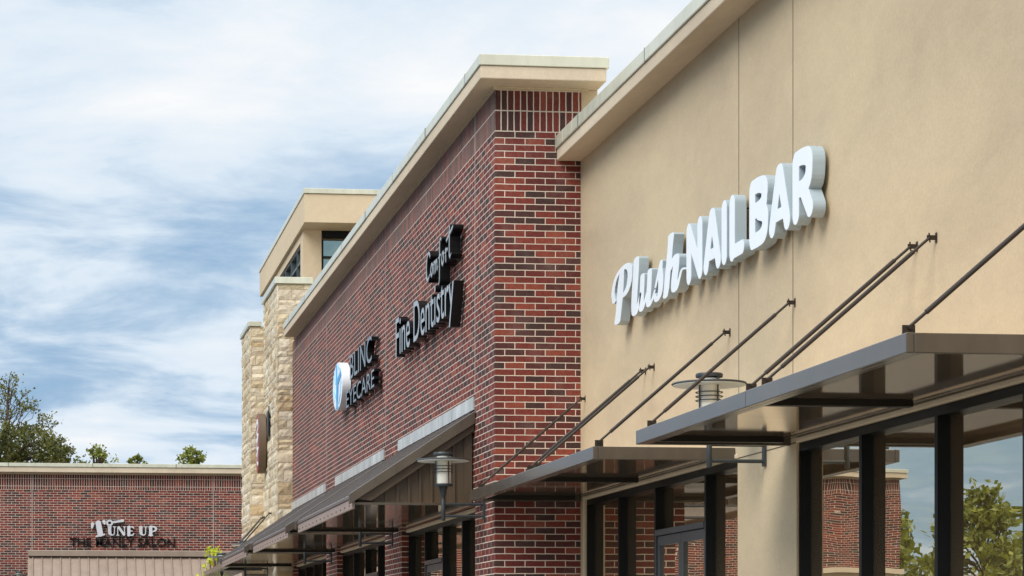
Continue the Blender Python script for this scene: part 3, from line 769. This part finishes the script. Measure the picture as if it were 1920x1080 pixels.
# ================================================================== signs
K = 4.0
PLUSH = {'P': [[(-25.121, 5.484, 0.088, 0.022), (-25.161, 5.406, 0.112, 0.028), (-25.19, 5.331, 0.133, 0.033), (-25.23, 5.187, 0.137, 0.034), (-25.283, 5.045, 0.13, 0.032), (-25.34, 4.938, 0.138, 0.034)], [(-25.496, 5.182, 0.083, 0.02), (-25.545, 5.265, 0.074, 0.018), (-25.504, 5.36, 0.07, 0.017), (-25.389, 5.442, 0.07, 0.018), (-25.19, 5.491, 0.081, 0.02), (-24.962, 5.498, 0.107, 0.027), (-24.812, 5.464, 0.117, 0.029), (-24.773, 5.394, 0.101, 0.025), (-24.792, 5.318, 0.101, 0.026), (-24.859, 5.25, 0.102, 0.026), (-24.989, 5.201, 0.102, 0.026), (-25.149, 5.19, 0.08, 0.02)]], 'l': [[(-24.495, 5.493, 0.114, 0.029), (-24.51, 5.4, 0.118, 0.03), (-24.541, 5.269, 0.123, 0.031), (-24.579, 5.119, 0.123, 0.031), (-24.598, 4.986, 0.115, 0.029), (-24.571, 4.921, 0.115, 0.029), (-24.464, 4.956, 0.076, 0.02), (-24.381, 5.021, 0.05, 0.013), (-24.32, 5.099, 0.034, 0.009)]], 'u': [[(-24.237, 5.277, 0.085, 0.022), (-24.252, 5.166, 0.089, 0.023), (-24.275, 5.044, 0.09, 0.023), (-24.29, 4.945, 0.09, 0.024), (-24.275, 4.919, 0.082, 0.021), (-24.193, 4.946, 0.052, 0.013), (-24.107, 5.01, 0.044, 0.011), (-24.052, 5.068, 0.033, 0.009)], [(-23.934, 5.281, 0.087, 0.022), (-23.949, 5.176, 0.091, 0.023), (-23.978, 5.047, 0.091, 0.024), (-24.0, 4.955, 0.088, 0.023), (-23.971, 4.923, 0.08, 0.021), (-23.887, 4.939, 0.055, 0.014), (-23.796, 4.982, 0.043, 0.011), (-23.717, 5.055, 0.032, 0.008)]], 's': [[(-23.717, 5.055, 0.032, 0.008), (-23.635, 5.145, 0.043, 0.011), (-23.546, 5.243, 0.042, 0.011), (-23.468, 5.305, 0.049, 0.013), (-23.504, 5.227, 0.078, 0.02), (-23.493, 5.132, 0.095, 0.025), (-23.493, 5.039, 0.091, 0.024), (-23.546, 4.963, 0.088, 0.023), (-23.645, 4.929, 0.078, 0.021), (-23.717, 4.961, 0.054, 0.014), (-23.696, 4.993, 0.04, 0.01)]], 'h': [[(-23.088, 5.503, 0.109, 0.029), (-23.115, 5.412, 0.095, 0.025), (-23.173, 5.247, 0.095, 0.026), (-23.225, 5.117, 0.096, 0.026), (-23.273, 4.977, 0.096, 0.026), (-23.308, 4.918, 0.09, 0.024)], [(-23.101, 5.162, 0.034, 0.009), (-23.01, 5.238, 0.068, 0.018), (-22.899, 5.256, 0.101, 0.027), (-22.899, 5.174, 0.107, 0.029), (-22.952, 5.055, 0.107, 0.03), (-22.983, 4.969, 0.101, 0.027), (-22.952, 4.93, 0.094, 0.025), (-22.858, 4.95, 0.056, 0.015), (-22.785, 5.011, 0.04, 0.011), (-22.712, 5.08, 0.036, 0.01), (-22.643, 5.094, 0.026, 0.008), (-22.513, 5.075, 0.02, 0.005)]]}
TUNE = {'T': [[(1.592, 5.354, 0.091, 0.091), (1.627, 5.159, 0.094, 0.094), (1.657, 4.992, 0.094, 0.094)], [(1.536, 4.913, 0.031, 0.031), (1.793, 4.973, 0.028, 0.028)], [(1.399, 5.324, 0.059, 0.059), (1.383, 5.206, 0.035, 0.035)], [(1.78, 5.408, 0.059, 0.059), (1.803, 5.336, 0.035, 0.035)]], 'wrench': [[(2.057, 5.363, 0.031, 0.031), (2.045, 5.324, 0.031, 0.031), (2.013, 5.295, 0.031, 0.031), (1.969, 5.284, 0.031, 0.031), (1.925, 5.294, 0.031, 0.031), (1.893, 5.323, 0.031, 0.031), (1.881, 5.362, 0.031, 0.031), (1.893, 5.401, 0.031, 0.031), (1.926, 5.43, 0.031, 0.031), (1.97, 5.441, 0.031, 0.031), (2.014, 5.431, 0.031, 0.031), (2.046, 5.402, 0.031, 0.031), (2.057, 5.363, 0.031, 0.031)], [(2.067, 5.381, 0.035, 0.035), (2.243, 5.413, 0.035, 0.035), (2.41, 5.442, 0.047, 0.047)]], 'U': [[(1.969, 5.215, 0.055, 0.055), (1.973, 5.043, 0.055, 0.055), (1.999, 4.984, 0.039, 0.039), (2.067, 4.955, 0.018, 0.018), (2.122, 5.0, 0.016, 0.016), (2.136, 5.216, 0.016, 0.016)], [(1.911, 5.231, 0.016, 0.016), (2.028, 5.231, 0.016, 0.016)], [(2.096, 5.232, 0.016, 0.016), (2.175, 5.232, 0.016, 0.016)]], 'N': [[(2.243, 5.217, 0.016, 0.016), (2.243, 4.956, 0.016, 0.016)], [(2.278, 5.217, 0.039, 0.039), (2.449, 4.977, 0.043, 0.043)], [(2.468, 5.23, 0.014, 0.014), (2.474, 4.977, 0.014, 0.014)], [(2.208, 4.95, 0.016, 0.016), (2.282, 4.95, 0.016, 0.016)], [(2.429, 5.234, 0.014, 0.014), (2.507, 5.234, 0.014, 0.014)]], 'E': [[(2.615, 5.219, 0.053, 0.053), (2.615, 4.964, 0.053, 0.053)], [(2.576, 5.238, 0.018, 0.018), (2.742, 5.235, 0.022, 0.022), (2.776, 5.194, 0.02, 0.02)], [(2.644, 5.095, 0.016, 0.016), (2.729, 5.096, 0.018, 0.018)], [(2.576, 4.952, 0.018, 0.018), (2.742, 4.953, 0.022, 0.022), (2.78, 5.004, 0.018, 0.018)]], 'U2': [[(3.017, 5.221, 0.055, 0.055), (3.021, 5.048, 0.055, 0.055), (3.046, 4.99, 0.039, 0.039), (3.115, 4.96, 0.018, 0.018), (3.17, 5.006, 0.016, 0.016), (3.184, 5.222, 0.016, 0.016)], [(2.958, 5.237, 0.016, 0.016), (3.076, 5.237, 0.016, 0.016)], [(3.144, 5.238, 0.016, 0.016), (3.223, 5.238, 0.016, 0.016)]], 'P': [[(3.35, 5.227, 0.055, 0.055), (3.35, 4.968, 0.055, 0.055)], [(3.301, 5.242, 0.018, 0.018), (3.468, 5.239, 0.028, 0.028), (3.529, 5.179, 0.039, 0.039), (3.502, 5.114, 0.031, 0.031), (3.409, 5.074, 0.018, 0.018)], [(3.282, 4.955, 0.018, 0.018), (3.419, 4.956, 0.018, 0.018)]]}

def on_x(xf, y0=0.0, z0=0.0):        # wall facing the car park: text runs toward -Y
    return lambda x, y, d: (xf - d, y0 - x, z0 + y)
def on_y(yf, x0=0.0, z0=0.0):        # wall facing the camera
    return lambda x, y, d: (x0 + x, yf - d, z0 + y)

# white channel letters on the stucco wall
ns = thing('nail_bar_sign', 'white raised channel letters reading Plush NAIL BAR on the tan stucco wall', 'shop sign', (6.4, 22, 5.2))
DEP = 0.105
def add_glyph(name, strokes, fn, mats, parent, depth, sx=1.0, smooth=True, n=110, bev=0.005):
    st = [catmull(s) if (smooth and len(s) > 3) else s for s in strokes]
    loops = [[(x * sx, y) for x, y in lp] for lp in outline(st, n)]
    me = curve_mesh(loops, depth, bev)
    return place_letter(name, me, fn, mats, parent, depth)
fw = on_x(XN - 0.045 - DEP / 2)
for ch in ('P', 'l', 'u', 's', 'h'):
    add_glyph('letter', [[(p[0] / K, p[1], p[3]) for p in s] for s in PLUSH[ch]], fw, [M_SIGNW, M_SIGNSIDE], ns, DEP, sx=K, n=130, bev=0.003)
r = 0.083
def caps(ch, w):
    t, b = 0.61 - r, r
    L, Rr = r, w - r
    if ch == 'N': return [[(L, b, r), (L, t, r)], [(L, t, r), (Rr, b, r)], [(Rr, b, r), (Rr, t, r)]]
    if ch == 'A': return [[(L, b, r), (w / 2 - .02, t, r)], [(w / 2 + .02, t, r), (Rr, b, r)], [(w / 2 - .02, t, r), (w / 2 + .02, t, r)], [(L + .06, .17, .052), (Rr - .06, .17, .052)]]
    if ch == 'I': return [[(w / 2, b, r), (w / 2, t, r)]]
    if ch == 'L': return [[(L, t, r), (L, b - .01, r)], [(L, b - .008, .064), (Rr, b - .008, .064)]]
    if ch == 'B':
        q = .070
        return [[(L, b, r), (L, t, r)], [(L, .548, q), (w * .5, .548, q), (w - r - .03, .51, r), (w - r - .02, .43, r), (w - r - .06, .355, r), (w * .5, .33, q), (L, .33, q)],
                [(w * .5, .30, q), (w - r - .02, .26, r), (w - r, .17, r), (w - r - .04, .095, r), (w * .55, .062, q), (L, .062, q)]]
    if ch == 'R':
        q = .070
        return [[(L, b, r), (L, t, r)], [(L, .548, q), (w * .5, .548, q), (w - r - .03, .51, r), (w - r - .015, .42, r), (w - r - .05, .33, r), (w * .5, .285, q), (L, .285, q)],
                [(w * .52, .27, r), (w - r, b, r)]]
for ch, ya, yb in (('N', 22.503, 21.945), ('A', 21.897, 21.322), ('I', 21.29, 21.125), ('L', 21.035, 20.561), ('B', 20.415, 19.87), ('A', 19.836, 19.259), ('R', 19.187, 18.66)):
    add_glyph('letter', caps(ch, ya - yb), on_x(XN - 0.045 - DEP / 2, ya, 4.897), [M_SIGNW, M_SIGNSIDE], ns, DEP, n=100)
for y in (25.2, 24.5, 22.9, 22.4, 21.5, 20.9, 20.2, 19.1):
    for z in (5.02, 5.38): part('stand_off_pin', MB().tube((XN - 0.046, y, z), (XN, y, z), 0.008, n=8), M_ROD, ns)

# dentist's sign: script word above printed words, black returns and silver faces
ds = thing('dentist_sign', 'black edged letters reading Comfort Fine Dentistry high on the brick wall near its corner', 'shop sign', (5.3, 32, 6.2))
fw = lambda yy, zz: on_x(XB - 0.03 - 0.07, yy, zz)
for ch, me in fit_letters(text_letters('Fine Dentistry', 1.0, 0.14), 0, 5.10, -0.17, 0.60):
    place_letter('letter', me, fw(34.85, 5.675), [M_SIGNG, M_SIGNB], ds, 0.14)
S = {'C': [[(.33, .34, .035), (.25, .40, .03), (.12, .36, .035), (.04, .22, .045), (.06, .08, .045), (.18, .03, .035), (.32, .08, .025)]],
     'o': [[(.13, .20, .03), (.05, .12, .035), (.10, .04, .03), (.20, .08, .035), (.18, .18, .03), (.13, .20, .03)], [(.18, .16, .015), (.30, .17, .012)]],
     'm': [[(.03, .19, .025), (.03, .04, .03)], [(.04, .13, .02), (.10, .19, .025), (.15, .15, .028), (.15, .04, .03)], [(.16, .13, .02), (.22, .19, .025), (.27, .15, .028), (.28, .05, .025), (.36, .08, .015)]],
     'f': [[(.24, .40, .025), (.16, .42, .03), (.12, .30, .035), (.11, .05, .035), (.10, -.14, .03), (.04, -.18, .02)], [(.02, .18, .018), (.24, .20, .018)]],
     'r': [[(.04, .19, .02), (.06, .20, .03), (.07, .04, .03)], [(.08, .14, .02), (.14, .19, .025), (.20, .17, .03)]],
     't': [[(.12, .44, .035), (.10, .12, .035), (.14, .04, .03), (.24, .07, .015)], [(-.12, .30, .03), (.05, .33, .03), (.36, .40, .035)]]}
x = 0.0
for ch, adv in (('C', .36), ('o', .29), ('m', .37), ('f', .24), ('o', .30), ('r', .24), ('t', .3)):
    lt_ = add_glyph('letter', S[ch], fw(31.97 - x, 6.37 + 0.012 * x), [M_SIGNB, M_SIGNB], ds, 0.14, n=70, bev=0.0)
    add_glyph('face', [[(p_[0], p_[1], p_[2] * .55) for p_ in s_] for s_ in S[ch]], on_x(XB - 0.03 - 0.142, 31.97 - x, 6.37 + 0.012 * x), [M_SIGNG, M_SIGNG], lt_, 0.008, n=80, bev=0.0); x += adv

# eye clinic sign: oval emblem and two lines of black letters
es = thing('eye_clinic_sign', 'white oval emblem with blue strokes beside black letters reading BLINC EYECARE', 'shop sign', (5.3, 40, 6.0))
fw = on_x(XB - 0.03 - 0.07)
cyl, czl, ra, rb = -41.95, 6.04, 0.70, 0.43
ell = [(cyl + ra * math.cos(t * math.pi / 32), czl + rb * math.sin(t * math.pi / 32)) for t in range(64)]
em = place_letter('emblem', curve_mesh([ell], 0.15, 0.006), fw, [M_SIGNW, M_SIGNW], es, 0.15)
def swirl(pts): return [(cyl + ra * x, czl + rb * y, w_) for x, y, w_ in pts]
blue = [[swirl([(-.15, .85, .06), (-.10, .3, .07), (-.02, .10, .08)]), swirl([(-.02, .10, .07), (.35, .28, .06), (.72, .42, .05)]), swirl([(-.02, .1, .06), (-.10, -.4, .06), (-.02, -.78, .08)]), swirl([(.18, .05, .04), (.10, -.4, .04), (-.02, -.75, .06)])], M_BLUE]
lb = [[swirl([(-.75, .5, .03), (-.62, -.1, .03), (-.2, -.5, .03)]), swirl([(-.85, -.05, .025), (-.6, -.5, .03)]), swirl([(.75, .1, .03), (.65, -.4, .03), (.3, -.75, .03)]), swirl([(-.35, -.9, .03), (.2, -.88, .03)]), swirl([(.3, .75, .03), (.72, .55, .03)]), swirl([(-.6, .7, .04), (-.35, .2, .03)])], M_SKYB]
for g_, dd in ((blue, .004), (lb, .0)):
    loops = outline(g_[0], 110); me = curve_mesh(loops, 0.012)
    place_letter('emblem_stroke', me, on_x(XB - 0.03 - 0.07 - 0.082 - dd), [g_[1], g_[1]], em, 0.012)
for body, y0, y1, z0, z1 in (('BLINC', 40.42, 37.65, 5.985, 6.425), ('EYECARE', 40.95, 37.35, 5.53, 5.83)):
    for ch, me in fit_letters(text_letters(body, 1.0, 0.12), 0, y0 - y1, 0, z1 - z0):
        place_letter('letter', me, on_x(XB - 0.03 - 0.06, y0, z0), [M_SIGND, M_SIGNB], es, 0.12)

# red oval blade on the limestone pier
rs = thing('red_oval_sign', 'tall red oval sign with white script on the limestone pier', 'shop sign', (4.95, 54.3, 6.05))
ell = [(-54.2 + 0.42 * math.cos(t * math.pi / 32), 6.05 + 0.70 * math.sin(t * math.pi / 32)) for t in range(64)]
fw = on_x(X1 - 0.05 - 0.08)
rf = place_letter('face', curve_mesh([ell], 0.16, 0.01), fw, [M_RED, M_SIGNBROWN], rs, 0.16)
sc = [[(-54.5, 6.50, .05), (-54.2, 6.58, .05), (-54.05, 6.42, .04), (-54.35, 6.30, .04), (-54.0, 6.22, .04)], [(-54.45, 6.12, .05), (-54.05, 6.18, .05), (-54.35, 5.95, .04), (-53.95, 5.92, .04)],
      [(-54.4, 5.78, .045), (-54.1, 5.86, .045), (-54.3, 5.62, .04), (-54.02, 5.55, .04)]]
sc_me = curve_mesh(outline([catmull(s) for s in sc], 100), 0.012)
place_letter('script', sc_me, on_x(X1 - 0.05 - 0.17), [M_SIGNW, M_SIGNW], rf, 0.012)
k = MB(); k.box(X1 - 0.075, X1 - 0.045, 53.0, 53.4, 6.15, 6.72); k.tube((X1 - 0.06, 53.0, 6.0), (X1 - 0.06, 53.0, 6.82), 0.014); part('side_panel', k, M_SIGNB, rs)

# salon sign on the far brick building
ss = thing('salon_sign', 'silver Tune Up letters with a wrench above black words THE MANLY SALON', 'shop sign', (2.4, YT, 5.0))
def xy_on(yf): return lambda x, y, d: (x, yf - d, y)
for nm in ('T', 'U', 'N', 'E', 'U2', 'P'):
    add_glyph('letter', [[(p[0], p[1], p[2]) for p in s] for s in TUNE[nm]], xy_on(YT - 0.03 - 0.06), [M_SALON, M_SIGNB], ss, 0.12, n=60, bev=0.0)
add_glyph('wrench', [[(p[0], p[1], p[2]) for p in s] for s in TUNE['wrench']], xy_on(YT - 0.03 - 0.06), [M_SALON, M_SIGNB], ss, 0.12, n=80, bev=0.0, smooth=False)
for ch, me in fit_letters(text_letters('THE MANLY SALON', 1.0, 0.05, bold=0.008), 0.64, 4.17, 4.565, 4.86):
    place_letter('letter', me, xy_on(YT - 0.01 - 0.025), [M_SIGNB, M_SIGNB], ss, 0.05)

# ================================================================== trees
def leaf(mb, c, s, rng):
    a = Vector((rng.gauss(0, 1), rng.gauss(0, 1), rng.gauss(0, 1))).normalized(); b = a.orthogonal().normalized()
    q = Matrix.Rotation(rng.uniform(0, 6.3), 3, a); b = q @ b; d = a.cross(b)
    c = Vector(c); mb.quad(c - b * s, c - d * s * .55, c + b * s, c + d * s * .55)
def tuft(mb, c, r, n, s, rng, flat=0.75):
    for _ in range(n):
        v = Vector((rng.gauss(0, .5), rng.gauss(0, .5), rng.gauss(0, .5 * flat))) * r
        leaf(mb, Vector(c) + v, s * rng.uniform(.6, 1.3), rng)
def limb(mb, a, b, r0, r1, rng, k=4, wob=.06):
    a, b = Vector(a), Vector(b); L = (b - a).length; pts = [a]
    for i in range(1, k): pts.append(a.lerp(b, i / k) + Vector((rng.uniform(-1, 1), rng.uniform(-1, 1), rng.uniform(-.5, .5))) * L * wob)
    pts.append(b)
    for i in range(k): mb.tube(pts[i], pts[i + 1], r0 + (r1 - r0) * i / k, r0 + (r1 - r0) * (i + 1) / k, n=7, caps=(i == k - 1))

def to_world(px, py, Y):                # where a photo direction meets the plane y = Y
    a = R(YAW); l_ = (px - 563) / 4300
    dx, dy, dz = math.sin(a) + math.cos(a) * l_, math.cos(a) - math.sin(a) * l_, (1207 - py) / 4300
    return Vector((dx * Y / dy, Y, 1.3 + dz * Y / dy))
# the tall pine behind the salon: open crown above, dense below
rng = random.Random(11)
YP_ = 105.0
pine = thing('pine_tree', 'tall pine with open tufted crown at the left edge beyond the brick building', 'tree', (-1.9, YP_, 0), 'trees behind the far brick building')
t = MB(); top = to_world(17, 712, YP_)
base = Vector((-1.95, YP_, 0)); mid = to_world(12, 810, YP_)
limb(t, base, mid, .26, .10, rng, 6, .004); limb(t, mid, top, .10, .02, rng, 5, .01)
cr = MB()
TU = [(115, 95), (60, 150), (180, 130), (30, 170), (150, 190), (20, 235), (60, 215), (150, 225), (130, 270), (180, 300), (250, 280), (295, 250), (310, 310), (250, 350), (200, 370), (345, 365), (350, 410), (370, 460), (300, 400), (250, 450), (210, 460), (320, 450), (20, 330), (60, 300), (30, 540), (20, 480), (120, 515), (460, 490), (430, 520), (560, 510), (590, 570), (550, 605), (460, 540), (510, 580), (-60, 200), (-90, 300), (-120, 420), (-60, 380)]
hub = [to_world(15, 690 + 470 / 5.686, YP_), to_world(14, 690 + 560 / 5.686, YP_), to_world(16, 690 + 330 / 5.686, YP_)]
for (x, y) in TU:
    c = to_world(x / 5.686, 690 + y / 5.686, YP_) + Vector((0, rng.uniform(-1.3, 1.3), 0))
    h_ = Vector((base.x + (top.x - base.x) * .9, YP_, max(9.0, c.z - .55 - .75 * abs(c.x - mid.x))))
    limb(t, h_, c, .024, .009, rng, 5, .09)
    tuft(cr, c, .25, 22, .075, rng)
def topy(x):
    P_ = [(-400, 700), (-150, 600), (0, 640), (100, 630), (270, 620), (340, 680), (400, 640), (470, 690), (530, 700), (600, 760), (690, 800), (720, 900), (745, 960)]
    return float(np.interp(x, *zip(*P_)))
for _ in range(320):
    x = rng.uniform(-300, 735); y0 = topy(x); y = y0 + (1250 - y0) * rng.random() ** 1.15
    c = to_world(x / 5.686, 690 + y / 5.686, YP_) + Vector((0, rng.uniform(-2.0, 2.0), 0))
    tuft(cr, c, .34, 26, .095, rng)
for (x, y) in ((150, 880), (300, 830), (420, 860), (560, 850), (640, 900), (470, 740), (-150, 850)):
    limb(t, to_world(10, 690 + 1000 / 5.686, YP_), to_world(x / 5.686, 690 + y / 5.686, YP_) + Vector((0, rng.uniform(-.8, .8), 0)), .10, .03, rng, 4, .03)
part('trunk', t, M_BARK, pine); part('crown', cr, M_PINE, pine)

def tree(name, label, x, y, h, cr_r, cr_h, seed, m_leaf=M_LEAF, clumps=60, per=40, ls=.13, group=None, open_=0.0, bark=M_BARK):
    rng = random.Random(seed); t = thing(name, label, 'tree', (x, y, 0), group)
    tk = MB(); zc = h - cr_h; limb(tk, (x, y, 0), (x + rng.uniform(-.2, .2), y, zc + cr_h * .35), .05 * h ** .8, .02 * h ** .8, rng, 6, .01)
    cw = MB()
    for k in range(clumps):
        u = rng.random() ** .7; an = rng.uniform(0, 6.283); zz_ = rng.random()
        rad = cr_r * (math.sin(math.pi * min(1, .12 + .86 * zz_)) ** .7) * (.35 + .65 * u) * rng.uniform(.75, 1.15)
        c = Vector((x + rad * math.cos(an), y + rad * math.sin(an), zc + cr_h * (.03 + .94 * zz_)))
        tuft(cw, c, cr_r * rng.uniform(.14, .27), per, ls, rng, .8)
        if k % 3 == 0: limb(tk, (x, y, max(zc * .8, zc + cr_h * zz_ * .5)), c, .012 * h ** .8, .004 * h ** .8, rng, 3, .05)
    part('trunk', tk, bark, t); part('crown', cw, m_leaf, t); return t
GB = 'trees behind the far brick building'
tree('oak_tree', 'small round dark treetop just right of the pine, above the cornice', 2.1, 105, 10.3, 1.15, 2.4, 21, clumps=90, per=26, ls=.085, group=GB)
tree('oak_tree', 'smallest treetop barely clearing the cornice of the brick building', 3.88, 105, 9.97, .52, 1.6, 22, clumps=40, per=24, ls=.09, group=GB)
tree('oak_tree', 'bright green treetop above the cornice closest to the limestone piers', 6.45, 105, 10.3, 1.0, 2.4, 23, clumps=80, per=26, ls=.09, group=GB)
tree('young_tree', 'young lime green tree in front of the salon awning', 4.62, 66, 4.22, .62, 2.4, 31, M_LIME, clumps=52, per=13, ls=.055, bark=M_BARKL)
GM = 'trees mirrored in the shop windows'
tree('oak_tree', 'leafy tree mirrored in the window beside the brick corner', -19.5, 88, 6.6, 2.6, 5.2, 41, clumps=90, per=46, ls=.17, group=GM)
tree('oak_tree', 'tall uneven tree mirrored in the right hand window', -25.8, 93, 8.0, 2.4, 6.2, 42, clumps=90, per=46, ls=.17, group=GM)
tree('oak_tree', 'broad low tree mirrored at the right edge of the window', -31.5, 98, 7.0, 3.4, 5.4, 43, clumps=110, per=46, ls=.18, group=GM)
tree('oak_tree', 'yellow green tree mirrored in front of the taller ones', -22.8, 80, 4.9, 2.6, 4.0, 44, clumps=80, per=46, ls=.15, group=GM)
# a low brick shop beyond the trees, seen in the glass
rb_ = thing('low_brick_shop', 'low red brick shop mirrored at the bottom right of the window', 'building', (-36, 103, 0))
w = MB(); w.box(-44, -30.5, 100, 112, 0, 4.3); part('wall', w, M_BRICK, rb_)
w = MB(); w.box(-44.2, -30.3, 99.8, 112.2, 4.3, 4.6); part('coping', w, M_TRIM, rb_)
